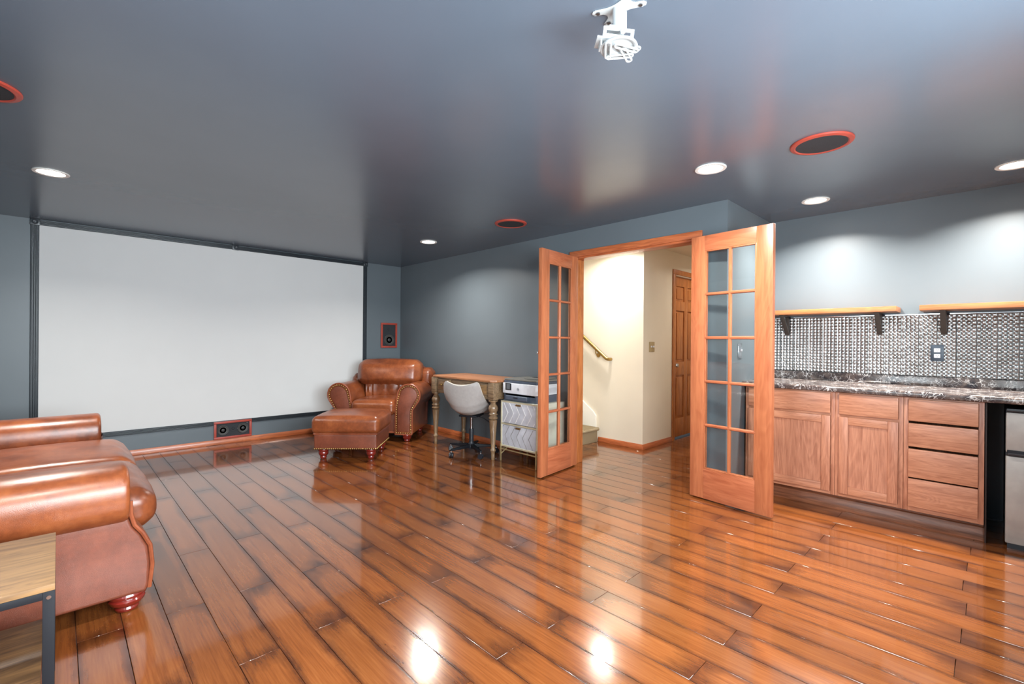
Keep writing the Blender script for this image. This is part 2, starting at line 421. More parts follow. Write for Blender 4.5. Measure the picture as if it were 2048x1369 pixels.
# unseen windows: front one shaped for the light, left one added for fill
w = thing('unseen_window', 'unseen wide white framed window in the front wall, shaped for the light', 'window', (PX0, YF-.06, 0), kind='structure')
for i in range(3):
    pw = (PX1-PX0)/3; x0, x1 = i*pw, i*pw+pw
    f = MB().box(x0, x0+.05, 0, .04, PZ0, PZ).box(x1-.05, x1, 0, .04, PZ0, PZ).box(x0+.05, x1-.05, 0, .04, PZ0, PZ0+.05).box(x0+.05, x1-.05, 0, .04, PZ-.05, PZ).build('sash', 'white_trim', w)
    MB().box(x0+.05, x1-.05, .015, .021, PZ0+.05, PZ-.05).build('pane', 'glass', f)
w = thing('fill_window', 'added white framed fill window in left wall', 'window', (XL-.06, .4, 0), kind='structure')
f = MB().box(0, .04, 0, .06, .75, 2.1).box(0, .04, 1.14, 1.2, .75, 2.1).box(0, .04, .06, 1.14, .75, .81).box(0, .04, .06, 1.14, 2.04, 2.1).box(0, .04, .57, .63, .81, 2.04).build('sash', 'white_trim', w)
MB().box(.015, .021, .06, .57, .81, 2.04).build('pane', 'glass', f); MB().box(.015, .021, .63, 1.14, .81, 2.04).build('pane', 'glass', f)
# hall and stairwell
HX1 = 7.0
DX0, DX1, DZ = 5.475, 6.24, 2.05        # hall door
struct('wall_hall', MB().box(XH+.1, DX0, YB, YB+.1, 0, ZH).box(DX1, HX1, YB, YB+.1, 0, ZH).box(DX0, DX1, YB, YB+.1, DZ, ZH),
       'cream', 'cream hall wall with light switch and six panel door', 'wall', smooth=False)
struct('wall_stair', MB().box(XH, XH+.1, YB, 6.1, 0, 3.7),
       'cream', 'cream stair wall carrying the brass handrail', 'wall', smooth=False)
struct('wall_hall_side', MB().box(XD+.11, HX1, YR+.11, YR+.12, 0, ZH), 'cream', 'cream hall wall backing onto the bar alcove', 'wall', smooth=False)
struct('wall_hall_end', MB().box(HX1, HX1+.1, YR+.11, YB+.1, 0, ZH), 'cream', 'cream wall at the far end of the hall', 'wall', smooth=False)
struct('wall_hall_near', MB().box(XD+.11, XD+.12, OY1, 6.1, 0, 3.7).box(XD+.11, XD+.12, OY0, OY1, OZ, ZH).box(XD+.11, XD+.12, YR+.12, OY0, 0, ZH), 'cream',
       'cream hall side of the french door wall', 'wall', smooth=False)
struct('wall_stair_end', MB().box(XD+.11, XH+.1, 6.1, 6.2, 0, 3.7), 'cream', 'cream wall at the top of the stairs', 'wall', smooth=False)
struct('ceiling_hall', MB().box(XD+.12, HX1, YR+.12, YB, ZH, ZH+.1).box(XD+.12, XH, YB, 3.9, ZH, ZH+.1).box(XD+.12, XH, 3.9, 6.1, 3.7, 3.8).box(XD+.12, XH, 3.85, 3.9, ZH+.1, 3.7),
       'cream', 'cream ceiling of the hall beyond the french doors', 'ceiling', smooth=False)

# floor: subfloor slab, every plank a child
flo = struct('floor', MB().box(XL-.1, HX1+.1, YF-.1, YS+.1, -.06, -.0125), 'sub', 'glossy burnished reddish brown wood plank floor', 'floor', smooth=False)
PW, PL, PX = .143, 1.2145, .486
def add_plank(cx, cy, x0, x1, y0, y1):
    g = .0006
    o = MB().box(x0-cx+g, x1-cx-g, y0-cy+g, y1-cy-g, -.012, 0).build('plank', 'plank', flo, bev=.0011, seg=1, loc=(cx, cy, 0))
    return o
for k in range(-9, 46):
    x0 = PX+k*PW; x1 = x0+PW; cx = (x0+x1)/2
    off = .738 if k % 2 == 0 else 1.297
    off += ((k*37) % 11-5)*.0025
    for j in range(-3, 6):
        y0 = off+j*PL; y1 = y0+PL; cy = (y0+y1)/2
        # room / alcove / hall limits for this column
        if cx < XD+.05: lo, hi = YF, YS
        elif cx < XC: lo, hi = YF, YR
        else: lo, hi = 1, -1
        spans = [(lo, hi, max(x0, XL), x1)]
        if cx > XD-.02 and cx < XH: spans.append((YR+.12 if cx > XD+.12 else OY0, 3.36 if cx > XD+.12 else OY1, x0, x1))
        elif cx >= XH: spans.append((YR+.12, YB, x0, min(x1, HX1)))
        if XD+.05 > cx > XD-.02: spans = spans[:1]
        for lo, hi, a, b in spans:
            c0, c1 = max(y0, lo), min(y1, hi)
            if c1-c0 > .03 and b-a > .01: add_plank(cx, cy, a, b, c0, c1)

# baseboards
def bb(name, pts, axis, a, b, mat, label):
    return struct(name, MB().prism(pts, a, b, axis), mat, label, 'baseboard', bev=.002)
prof = lambda w, sg: [(w, 0), (w+sg*.016, 0), (w+sg*.016, .034), (w+sg*.011, .046), (w+sg*.008, .058), (w, .058)]
bb('baseboard_back', prof(YS, -1), 0, XL+.016, XD-.016, 'base_x', 'reddish wood baseboard below the projection screen')
bb('baseboard_right', prof(XD, -1), 1, 2.97, YS, 'base_y', 'reddish wood baseboard running behind the desk')
bb('baseboard_left', prof(XL, 1), 1, YF+.016, YS, 'base_y', 'reddish wood baseboard behind the sofa')
bb('baseboard_hall', prof(YB, -1), 0, XH-.014, 5.41, 'base_x', 'wood baseboard below the hall light switch')
bb('baseboard_stair', prof(XH, -1), 1, YB-.014, 3.345, 'base_y', 'wood baseboard between hall corner and carpeted stairs')
# door casing and jamb of the french doors
cas = lambda: [(0, 0), (.058, 0), (.058, .012), (.05, .02), (.02, .018), (.006, .012), (0, .006)]
def casing(name, label, y0, y1, z0, z1):
    return struct(name, MB().box(XD-.018, XD, y0, y1, z0, z1), 'trim_wood', label, 'door casing', bev=.006)
struct('trim_1', MB().box(XD-.018, XD, OY0-.045, OY1+.045, OZ-.005, OZ+.055), M['base_y'], 'wooden head casing above the french door opening', 'door casing', bev=.006)
casing('trim_2', 'wooden side casing behind the left french door', OY1-.005, OY1+.045, 0, OZ-.005)
casing('trim_3', 'wooden side casing behind the right french door', OY0-.045, OY0+.005, 0, OZ-.005)
struct('trim_4', MB().box(XD, XD+.135, OY1-.02, OY1, 0, OZ-.02), 'trim_wood', 'wooden jamb on the stair side of the opening', 'door jamb', bev=.002)
struct('trim_5', MB().box(XD, XD+.135, OY0, OY0+.02, 0, OZ-.02), 'trim_wood', 'wooden jamb on the bar side of the opening', 'door jamb', bev=.002)
struct('trim_6', MB().box(XD, XD+.135, OY0, OY1, OZ-.02, OZ), M['base_y'], 'wooden head jamb across the top of the opening', 'door jamb', bev=.002)
# hall door casing
struct('trim_7', MB().box(5.412, 5.47, YB-.018, YB, 0, 2.06).box(5.412, DX1+.063, YB-.018, YB, 2.06, 2.12).box(DX1+.005, DX1+.063, YB-.018, YB, 0, 2.06), 'hall_door',
       'wooden casing around the six panel hall door', 'door casing', bev=.005)

# ------------------------------------------------------------------ french doors
def french_door(name, label, hinge, free, side):
    """local x runs hinge to free edge, local y is thickness, y=0 is the face towards the camera"""
    hx, hy = hinge; a = math.atan2(free[1]-hy, free[0]-hx)
    d = thing(name, label, 'french door', (hx, hy, 0), a, kind='structure')
    Wd, T = .614, .036; y0, y1 = (0, -T) if side < 0 else (0, T)
    z0, z1 = .012, 2.04; st = .113; gz0, gz1 = .24, 1.925
    MB().box(0, st, y0, y1, z0, z1).build('stile', 'door_v', d, bev=.0025)
    MB().box(Wd-st, Wd, y0, y1, z0, z1).build('stile', 'door_v', d, bev=.0025)
    MB().box(st, Wd-st, y0, y1, z0, gz0).build('bottom_rail', 'door_hx', d, bev=.0015)
    MB().box(st, Wd-st, y0, y1, gz1, z1).build('top_rail', 'door_hx', d, bev=.0015)
    ym = (y0+y1)/2; mw = .012; cx = Wd/2
    def muntin_prof(c):   # rounded bead section across thickness
        return [(c-mw, ym-.006), (c-mw*.6, y0*.88+ym*.12), (c+mw*.6, y0*.88+ym*.12), (c+mw, ym-.006), (c+mw, ym+.006), (c+mw*.6, y1*.88+ym*.12), (c-mw*.6, y1*.88+ym*.12), (c-mw, ym+.006)]
    if y0 > y1: muntin_prof_ = lambda c: [(u, 2*ym-v) for u, v in muntin_prof(c)]
    rows = 5; ph = (gz1-gz0)/rows
    # vertical muntin, cut by nothing; horizontal muntins in two halves each
    pr = [(cx-mw, ym-.005), (cx-mw*.55, ym-.016), (cx+mw*.55, ym-.016), (cx+mw, ym-.005), (cx+mw, ym+.005), (cx+mw*.55, ym+.016), (cx-mw*.55, ym+.016), (cx-mw, ym+.005)]
    MB().prism(pr, gz0, gz1, 2).build('muntin', 'door_v', d, bev=.002)
    for r in range(1, rows):
        zc = gz0+r*ph
        pr = [(ym-.005, zc-mw), (ym-.0165, zc-mw*.55), (ym-.0165, zc+mw*.55), (ym-.005, zc+mw), (ym+.005, zc+mw), (ym+.0165, zc+mw*.55), (ym+.0165, zc-mw*.55), (ym+.005, zc-mw)]
        MB().prism(pr, st, Wd-st, 0).build('muntin', 'door_hx', d, bev=.002)
    # glazing bead around the glass field, and the panes
    b = .010
    gb = MB()
    for s_ in (y0, y1):
        u0, u1 = s_+(ym-s_)*.12, s_+(ym-s_)*.8
        gb.box(st, st+b, u0, u1, gz0, gz1).box(Wd-st-b, Wd-st, u0, u1, gz0, gz1).box(st+b, Wd-st-b, u0, u1, gz0, gz0+b).box(st+b, Wd-st-b, u0, u1, gz1-b, gz1)
    gb.build('glazing_bead', 'door_v', d, bev=.002)
    for r in range(rows):
        for c in (0, 1):
            xa, xb = (st, cx-mw) if c == 0 else (cx+mw, Wd-st)
            MB().box(xa, xb, ym-.0015, ym+.0015, gz0+r*ph+(mw if r else 0), gz0+(r+1)*ph-(mw if r < rows-1 else 0)).build('pane', 'glass', d, smooth=False)
    # small ball-catch pull on the far face
    tf = y1
    sg = 1 if y1 > y0 else -1
    k = MB(); k.cyl((Wd-.05, tf, 1.112), (Wd-.05, tf+sg*.004, 1.112), .018, 20); k.cyl((Wd-.05, tf+sg*.004, 1.112), (Wd-.05, tf+sg*.03, 1.112), .006, 12)
    k.cushion((Wd-.05, tf+sg*.036, 1.112), (.014, .010, .014), .0095, n=3)
    k.build('knob', 'chrome', d)
    for z in (.25, 1.02, 1.8):
        MB().cyl((-.004, y1+sg*.004, z-.045), (-.004, y1+sg*.004, z+.045), .006, 12).build('hinge', 'brass', d)
    return d
french_door('door_1', 'ten pane wooden french door standing open beside the printer', (3.65, 2.832), (3.041, 2.757), -1)
french_door('door_2', 'ten pane wooden french door folded back towards the bar cabinets', (3.584, 1.66), (3.514, 1.054), 1)

# six panel hall door
hd = thing('door_3', 'closed six panel oak door in the hall', 'door', (DX0, YB+.035, 0), kind='structure')
W3 = DX1-DX0; zz = [.02, .25, .80, .97, 1.62, 1.74, 1.93, DZ-.004]
stw = .11
MB().box(.003, stw, 0, .035, .02, DZ-.004).build('stile', 'hall_door', hd, bev=.002)
MB().box(W3-stw, W3-.003, 0, .035, .02, DZ-.004).build('stile', 'hall_door', hd, bev=.002)
MB().box(W3/2-.045, W3/2+.045, 0, .035, .02, DZ-.004).build('mullion', 'hall_door', hd, bev=.002)
for a, b in ((.02, .25), (.80, .97), (1.62, 1.74), (1.93, DZ-.004)):
    for x0, x1 in ((stw, W3/2-.045), (W3/2+.045, W3-stw)):
        MB().box(x0, x1, 0, .035, a, b).build('rail', 'hall_door', hd, bev=.002)
for a, b in ((.25, .80), (.97, 1.62), (1.74, 1.93)):
    for x0, x1 in ((stw, W3/2-.045), (W3/2+.045, W3-stw)):
        MB().box(x0, x1, .014, .03, a, b).box(x0+.03, x1-.03, .005, .02, a+.03, b-.03).build('panel', 'hall_door', hd, bev=.006)
kk = MB(); kk.cyl((.06, 0, .93), (.06, -.03, .93), .009, 12); kk.cushion((.06, -.04, .93), (.026, .02, .026), .0195, n=3)
kk.build('knob', 'chrome', hd)

# ------------------------------------------------------------------ stairs and handrail
st = thing('staircase', 'carpeted stairs climbing behind the left french door', 'staircase', (XD+.13, 3.34, 0), kind='structure')
SW = XH-.03-(XD+.13)
for i in range(9):
    pts = [(i*.25, 0), (i*.25, i*.18+.135), (i*.25-.028, i*.18+.142), (i*.25-.034, i*.18+.16), (i*.25-.022, i*.18+.178), (i*.25+.25, i*.18+.18), (i*.25+.25, 0)]
    MB().prism(pts, 0, SW, 0).build('step', 'carpet', st, bev=.006)
MB().prism([(.03, .02), (.03, .31), (.07, .36), (2.2, 1.92), (2.2, 1.62)], SW+.003, SW+.028, 0).build('skirt_board', 'white_trim', st, bev=.004)
hr = thing('handrail', 'brass coloured handrail on the cream stair wall', 'handrail', (XH, 3.192, 1.016))
dz = (1.284-1.016)/(3.541-3.192)
MB().tube([(-.062, 0, 0), (-.062, .35, .35*dz), (-.062, 2.2, 2.2*dz)], .021, 14).build('rail', 'brass', hr)
MB().tube([(-.062, .004, .003), (-.062, -.012, -.004), (-.05, -.02, -.006), (-.002, -.02, -.006)], .02, 14).build('wall_return', 'brass', hr)
for y in (.16, 1.4):
    MB().tube([(-.062, y, y*dz-.02), (-.06, y, y*dz-.06), (-.03, y, y*dz-.085), (-.004, y, y*dz-.085)], .007, 10).cyl((-.006, y, y*dz-.085), (-.001, y, y*dz-.085), .028, 16).build('bracket', 'brass', hr)

# ------------------------------------------------------------------ projection screen
ps = thing('projection_screen', 'large white projection screen framed in black fluted trim', 'projection screen', (0, YS, 0))
SX0, SX1, SZ0, SZ1 = -.135, 3.074, .27, 2.262
MB().box(SX0, SX1, -.008, -.001, SZ0, SZ1).build('screen_fabric', 'screen', ps, smooth=False)
def flute(w):   # fluted section, width w, returns (u, depth) points
    p = [(0, 0), (0, -.014), (w*.08, -.018)]
    for i in range(3):
        a = w*(.14+i*.25)
        p += [(a, -.018), (a+w*.06, -.012), (a+w*.16, -.012), (a+w*.22, -.018)]
    return p + [(w*.92, -.018), (w, -.014), (w, 0)]
def rail_v(x0, x1, z0, z1, nm='frame_rail'):
    MB().prism([(x0+u, v) for u, v in flute(x1-x0)], z0, z1, 2).build(nm, 'black_trim', ps)
def rail_h(x0, x1, z0, z1):
    MB().prism([(v, z0+u) for u, v in flute(z1-z0)], x0, x1, 0).build('frame_rail', 'black_trim', ps)
BL = .062
rail_v(-.192, SX0, .222, SZ1-.004); rail_v(SX1, SX1+.057, .222, SZ1-.004)
rail_h(SX0+.004, 1.446, SZ1, ZC-.006); rail_h(1.512, SX1-.004, SZ1, ZC-.006)
rail_h(SX0, 1.268, .222, SZ0); rail_h(1.669, SX1, .222, SZ0)
for cx in (-.163, 1.479, 3.103):
    o = MB().box(cx-.033, cx+.033, -.026, 0, SZ1-.004, ZC-.002).build('corner_block', 'black_trim', ps, bev=.003)
    tf = Matrix.Translation((cx, -.026, (SZ1+ZC)/2-.003)) @ Matrix.Rotation(PI/2, 4, 'X')
    MB().lathe([(.022, 0), (.022, .004), (.018, .006), (.014, .003), (.008, .003), (.006, .007), (.001, .008)], n=20, tf=tf).build('rosette', 'black_trim', o)

# ------------------------------------------------------------------ speakers
def spk_frame(p, x0, x1, z0, z1, w=.025, d=.02):
    for a, b, c, e in ((x0, x1, z1-w, z1), (x0, x1, z0, z0+w), (x0, x0+w, z0+w, z1-w), (x1-w, x1, z0+w, z1-w)):
        MB().box(a, b, -d, 0, c, e).build('frame_rail', 'red', p, bev=.004)
def driver(p, x, z, r, y=-.006):
    tf = Matrix.Translation((x, y, z)) @ Matrix.Rotation(PI/2, 4, 'X')
    o = MB().lathe([(r, 0), (r, .004), (r*.94, .007), (r*.84, .006), (r*.8, .002), (r*.35, -.002), (r*.34, 0), (r*.02, 0)], n=28, tf=tf).build('driver_cone', 'cone', p)
    MB().lathe([(r*.34, -.002), (r*.3, .004), (r*.16, .008), (.001, .009)], n=20, tf=tf).build('dust_cap', 'cone_d', o)
cs = thing('centre_speaker', 'low in wall speaker in red frame under the projection screen', 'speaker', (0, YS, 0))
spk_frame(cs, 1.274, 1.664, .06, .262)
MB().box(1.299, 1.639, -.006, 0, .085, .237).build('baffle', 'grille', cs)
driver(cs, 1.367, .158, .058); driver(cs, 1.572, .162, .058)
tf = Matrix.Translation((1.47, -.006, .165)) @ Matrix.Rotation(PI/2, 4, 'X')
MB().lathe([(.03, 0), (.03, .003), (.024, .004), (.014, .001), (.01, .006), (.001, .008)], n=20, tf=tf).build('tweeter', 'grille', cs)
for x, z in ((1.515, .165), (1.615, .222)): MB().cyl((x, -.006, z), (x, -.010, z), .006, 10).build('screw', 'screw', cs)
ws = thing('wall_speaker', 'upright in wall speaker in red frame above the armchair', 'speaker', (0, YS, 0))
spk_frame(ws, 3.353, 3.615, 1.107, 1.471, .027)
MB().box(3.38, 3.588, -.006, 0, 1.134, 1.444).build('baffle', 'grille', ws)
driver(ws, 3.492, 1.222, .08)
tf = Matrix.Translation((3.484, -.006, 1.375)) @ Matrix.Rotation(PI/2, 4, 'X')
MB().lathe([(.03, 0), (.03, .003), (.024, .004), (.014, .001), (.01, .006), (.001, .008)], n=20, tf=tf).build('tweeter', 'grille', ws)
for x, y, lb in ((3.0, .66, 'round red rimmed ceiling speaker near the bar lights'), (3.02, 3.137, 'round red rimmed ceiling speaker in front of the french doors'),
                 (-.272, 3.097, 'round red rimmed ceiling speaker above the sofa, cut by the frame')):
    c = thing('ceiling_speaker', lb, 'speaker', (x, y, ZC), 0, 'ceiling speakers')
    MB().lathe([(.122, -.001), (.122, -.010), (.128, -.013), (.146, -.009), (.15, -.004), (.15, -.0005)], n=56).build('rim', 'red', c)
    MB().lathe([(.1215, -.002), (.1215, -.009), (.06, -.0105), (.001, -.011)], n=56).build('grille', 'grille', c)

# ------------------------------------------------------------------ recessed lights (each with its own lamp)
def downlight(x, y, z, label, watt, spread=2.35, name='recessed_light', group='recessed ceiling lights', r=.093):
    c = thing(name, label, 'ceiling light', (x, y, z), 0, group)
    MB().lathe([(r, -.0005), (r, -.004), (r*.97, -.007), (r*.78, -.006), (r*.735, -.002)], n=44).build('trim_ring', 'lens_off', c)
    MB().lathe([(r*.73, -.0012), (r*.73, -.003), (r*.4, -.0045), (.001, -.005)], n=36).build('lens', 'lens', c)
    a = area('lamp', (0, 0, -.012), (0, 0, 0), r*1.46, 0, watt, (1, .95, .88), 'DISK', spread); a.parent = c
    return c
downlight(-.043, 4.377, ZC, 'recessed light above the left end of the screen', DOWNLIGHT, 2.6)
downlight(2.947, 4.379, ZC, 'recessed light nearest the armchair corner', DOWNLIGHT, 2.6)
downlight(2.948, 1.246, ZC, 'recessed light in front of the folded back french door', DOWNLIGHT, 2.6)
downlight(4.168, .952, ZC, 'recessed light over the bar, nearest the french door', DOWNLIGHT*1.4, 2.45)
downlight(4.18, -.096, ZC, 'recessed light over the bar, cut by the right edge', DOWNLIGHT*1.4, 2.45)
downlight(-.043, 1.246, ZC, 'recessed light over the side table, out of frame', DOWNLIGHT, 2.6)
downlight(4.384, 3.029, ZH, 'recessed light at the foot of the stairs', HALLLIGHT, 2.7)
downlight(5.9, 2.1, ZH, 'recessed light at the far end of the hall', HALLLIGHT*.5, 2.7)

# ------------------------------------------------------------------ projector ceiling mount
pm = thing('projector_mount', 'white projector ceiling mount with folded arms', 'projector mount', (1.32, .864, ZC))
vx = Vector((rt.x, rt.y, 0)); ang = math.atan2(vx.y, vx.x); pm.rotation_euler = (0, 0, ang)   # local x follows its broad side
cr = [(-.041, .078), (-.041, -.078), (.041, -.078), (.041, .078)]      # plate corners, room axes
outl = []
for i in range(4):
    (ax, ay), (bx_, by_) = cr[i], cr[(i+1) % 4]
    for q in range(7):      # rounded ear
        a0 = math.atan2(ay, ax)-R(80)+R(160)*q/6
        outl.append((ax*.86+.012*math.cos(a0), ay*.86+.012*math.sin(a0)))
    for q in range(1, 8):   # hollow side
        t = q/8; k = 1-.34*math.sin(PI*t)
        outl.append(((ax*(1-t)+bx_*t)*.9*k, (ay*(1-t)+by_*t)*.9*k))
tfp = Matrix.Rotation(-ang, 4, 'Z')
outl.sort(key=lambda p: math.atan2(p[1], p[0]))
MB().prism(outl, -.004, -.0005, 2, tfp).build('ceiling_plate', 'white_metal', pm, bev=.001)
for cx, cy in cr:
    v0 = tfp @ Vector((cx*.78, cy*.78, -.004)); MB().cyl(v0, v0+Vector((0, 0, -.0035)), .0065, 12).build('screw', 'screw', pm)
MB().cyl((0, 0, -.004), (0, 0, -.078), .0205, 28).box(.018, .023, -.012, .012, -.078, -.02).build('pipe', 'white_metal', pm)
def slotted(x0, x1, y0, y1, z0, z1, tf=None):
    h = (z1-z0)
    return MB().box(x0, x1, y0, y1, z0, z0+h*.34, tf).box(x0, x1, y0, y1, z1-h*.34, z1, tf).box(x0, x0+.012, y0, y1, z0+h*.34, z1-h*.34, tf).box(x1-.012, x1, y0, y1, z0+h*.34, z1-h*.34, tf)
tl = Matrix.Rotation(R(7), 4, 'Y')
MB().box(-.026, .028, -.016, .016, -.085, -.068, tl).build('upper_yoke', 'white_metal', pm, bev=.003)
slotted(-.045, .056, -.028, -.023, -.118, -.083, tl).build('tilt_bracket', 'white_metal', pm, bev=.002)
slotted(-.045, .056, .023, .028, -.118, -.083, tl).build('tilt_bracket', 'white_metal', pm, bev=.002)
MB().cyl((.006, -.03, -.1), (.006, .03, -.1), .005, 12).cyl((.006, -.034, -.1), (.006, -.03, -.1), .010, 6).build('pivot_bolt', 'chrome', pm)
MB().box(-.062, .056, -.03, .03, -.124, -.118, tl).box(-.064, -.058, -.02, .02, -.135, -.112).build('swivel_plate', 'white_metal', pm, bev=.002)
MB().lathe([(.054, 0), (.059, -.003), (.061, -.008), (.057, -.011), (.05, -.010), (.046, -.006), (.034, -.006), (.03, -.012), (.024, -.012), (.02, -.006), (.001, -.006)], (0, 0, -.126), 44).build('swivel_disc', 'white_metal', pm)
def arm_loop(cx, cy, length, wid, rot):
    p = []
    for i in range(24):
        a = 2*PI*i/24; s_ = 1 if math.cos(a) >= 0 else -1
        p.append(Vector((s_*(length/2-wid/2)+wid/2*math.cos(a), wid/2*math.sin(a), 0)))
    mt = Matrix.Translation((cx, cy, -.142)) @ Matrix.Rotation(rot, 4, 'Z')
    return [mt @ q for q in p]
for cx, cy, L, rot in ((-.036, -.002, .085, R(80)), (.022, -.014, .085, R(20)), (.01, .03, .085, R(-10)), (.03, .022, .08, R(60))):
    MB().tube(arm_loop(cx, cy, L, .017, rot), .0036, 8, True).build('folded_arm', 'white_metal', pm)
MB().tube([(.058+.011*math.cos(t*PI/8), -.006+.011*math.sin(t*PI/8), -.138) for t in range(16)], .003, 8, True).build('arm_eyelet', 'white_metal', pm)

# ------------------------------------------------------------------ bar: base cabinets
XFR, XFF = 4.02, 4.04                  # door fronts, face frame
def front(p, name, y0, y1, z0, z1, mat):
    return MB().box(XFR, XFF-.0005, y0, y1, z0, z1).build(name, mat, p, bev=.005, seg=2)
def cab_door(p, y0, y1, z0, z1):
    d = MB().box(XFR+.0125, XFF-.002, y0+.05, y1-.05, z0+.05, z1-.05).build('door', 'oak_v', p)
    for ya in (y0, y1-.055): MB().box(XFR, XFF-.0005, ya, ya+.055, z0, z1).build('door_stile', 'oak_v', d, bev=.004)
    MB().box(XFR, XFF-.001, y0+.055, y1-.055, z1-.055, z1).build('door_rail', 'oak_h', d, bev=.004)
    MB().box(XFR, XFF-.001, y0+.055, y1-.055, z0, z0+.055).build('door_rail', 'oak_h', d, bev=.004)
    return d
def base_cab(label, y0, y1, kind):
    p = thing('base_cabinet', label, 'cabinet')
    g = .001
    b = MB().box(XFF+.02, XC-.03, y0+g, y0+.018, .115, .862).box(XFF+.02, XC-.03, y1-.018, y1-g, .115, .862).box(XFF+.02, XC-.03, y0+.018, y1-.018, .115, .132).box(XC-.04, XC-.03, y0+.018, y1-.018, .132, .862)
    b.build('carcass', 'oak_v', p)
    fs = .026
    MB().box(XFF, XFF+.02, y0+g, y0+fs, .115, .862).build('face_stile', 'oak_v', p, bev=.001)
    MB().box(XFF, XFF+.02, y1-fs, y1-g, .115, .862).build('face_stile', 'oak_v', p, bev=.001)
    MB().box(XFF, XFF+.02, y0+fs, y1-fs, .115, .15).build('face_rail', 'oak_h', p, bev=.001)
    MB().box(XFF, XFF+.02, y0+fs, y1-fs, .83, .862).build('face_rail', 'oak_h', p, bev=.001)
    if kind == 'door': MB().box(XFF, XFF+.02, y0+fs, y1-fs, .685, .715).build('face_rail', 'oak_h', p, bev=.001)
    a, c = y0+.026, y1-.026
    if kind == 'door':
        front(p, 'drawer_front', a, c, .707, .853, 'oak_h'); cab_door(p, a, c, .140, .690)
    else:
        for u, v in ((.709, .853), (.541, .694), (.339, .526), (.146, .330)): front(p, 'drawer_front', a, c, u, v, 'oak_h')
    return p
base_cab('wide oak base cabinet with one drawer, half hidden by the french door', .79, 1.403, 'door')
base_cab('narrow oak base cabinet with one drawer over one door', .408, .79, 'door')
base_cab('oak base cabinet with four drawers beside the refrigerator', .028, .408, 'drawers')
tk = thing('toe_kick', 'brown toe kick board with moulding under the bar cabinets', 'toe kick')
MB().box(4.105, 4.12, .03, 1.4, 0, .115).build('kick_board', 'toe', tk)
MB().prism([(4.105, 0), (4.088, 0), (4.088, .042), (4.094, .055), (4.096, .08), (4.105, .088)], .022, 1.4, 1).build('moulding', 'toe', tk, bev=.0015)
# counter
ct = thing('countertop', 'dark marbled laminate countertop with low upstand', 'countertop')
MB().prism([(3.998, .868), (3.994, .874), (3.993, .893), (3.998, .902), (4.008, .905), (4.03, .9035), (XC-.035, .9035), (XC-.022, .908), (XC-.018, .92), (XC-.018, .864), (4.01, .864)], YF+.002, YR-.002, 1).build('worktop', 'marble', ct, bev=.0012)
MB().box(XC-.018, XC-.001, YF+.002, YR-.002, .864, .972).build('upstand', 'marble', ct, bev=.004)
# dark filler panel by the fridge
tag(MB().box(4.066, XC-.03, .018, .026, .0, .862).build('dark_end_panel', 'dark_in', bev=.001), 'dark brown end panel in the gap beside the refrigerator', 'panel')
# refrigerator
fr = thing('refrigerator', 'under counter refrigerator with steel doors and black handles', 'refrigerator', (4.05, -.06, 0))
FWd = .47
MB().box(.045, .56, -FWd, 0, .03, .83).build('cabinet_body', 'black_plastic', fr, bev=.006)
MB().box(.0, .042, -FWd, 0, .575, .812).build('freezer_door', 'steel', fr, bev=.008)
MB().box(.0, .042, -FWd, 0, .035, .553).build('fridge_door', 'steel', fr, bev=.008)
MB().box(-.002, .05, -FWd, -.002, .815, .835).build('top_trim', 'black_plastic', fr, bev=.005)
MB().prism([(-.003, .556), (-.022, .56), (-.024, .575), (-.003, .59), (.03, .59), (.03, .556)], -FWd+.01, -.006, 1).build('handle_strip', 'black_plastic', fr, bev=.003)
MB().box(.03, .5, -FWd+.01, -.01, .0, .03).build('plinth', 'black_plastic', fr)
# pressed tin backsplash
bs = thing('metal_backsplash', 'pressed tin backsplash panels between counter and shelves', 'backsplash', (XC-.001, 0, 0))
def tin_panel(y0, y1, z0, z1):
    pit = .0258; ny = max(2, int(round((y1-y0)/pit))); nz = int(round((z1-z0)/pit)); sub = 6
    NY, NZ = ny*sub, nz*sub
    def f(u, v):
        a, b = u*ny, v*nz
        i, j = int(a), int(b); fa, fb = a-i, b-j
        # basket weave: alternate raised pillows with small pyramids, thin bead every fourth line
        if (i+j) % 2 == 0:
            h = .0042*max(0, math.sin(PI*fa))**.8*max(0, math.sin(PI*fb))**.6
        else:
            h = .0036*(1-max(abs(fa-.5), abs(fb-.5))*2)
            h += .0015*abs(math.sin(2*PI*fa))*abs(math.sin(2*PI*fb))
        d = min(a % 4, 4-a % 4)
        if d < .2: h = max(h, .004*(1-d/.2))
        return (-(.0015+h), y0+u*(y1-y0), z0+v*(z1-z0))
    return MB().grid(f, NY, NZ).build('tin_panel', 'tin', bs)
zb0, zb1 = .973, 1.437
for a, b in ((.8, YR-.003), (.1815, .7985), (-.437, .18), (YF+.003, -.4385)): tin_panel(a, b, zb0, zb1)
MB().box(-.006, 0, YF+.003, YR-.003, zb1, zb1+.006).build('edge_trim', 'chrome', bs)
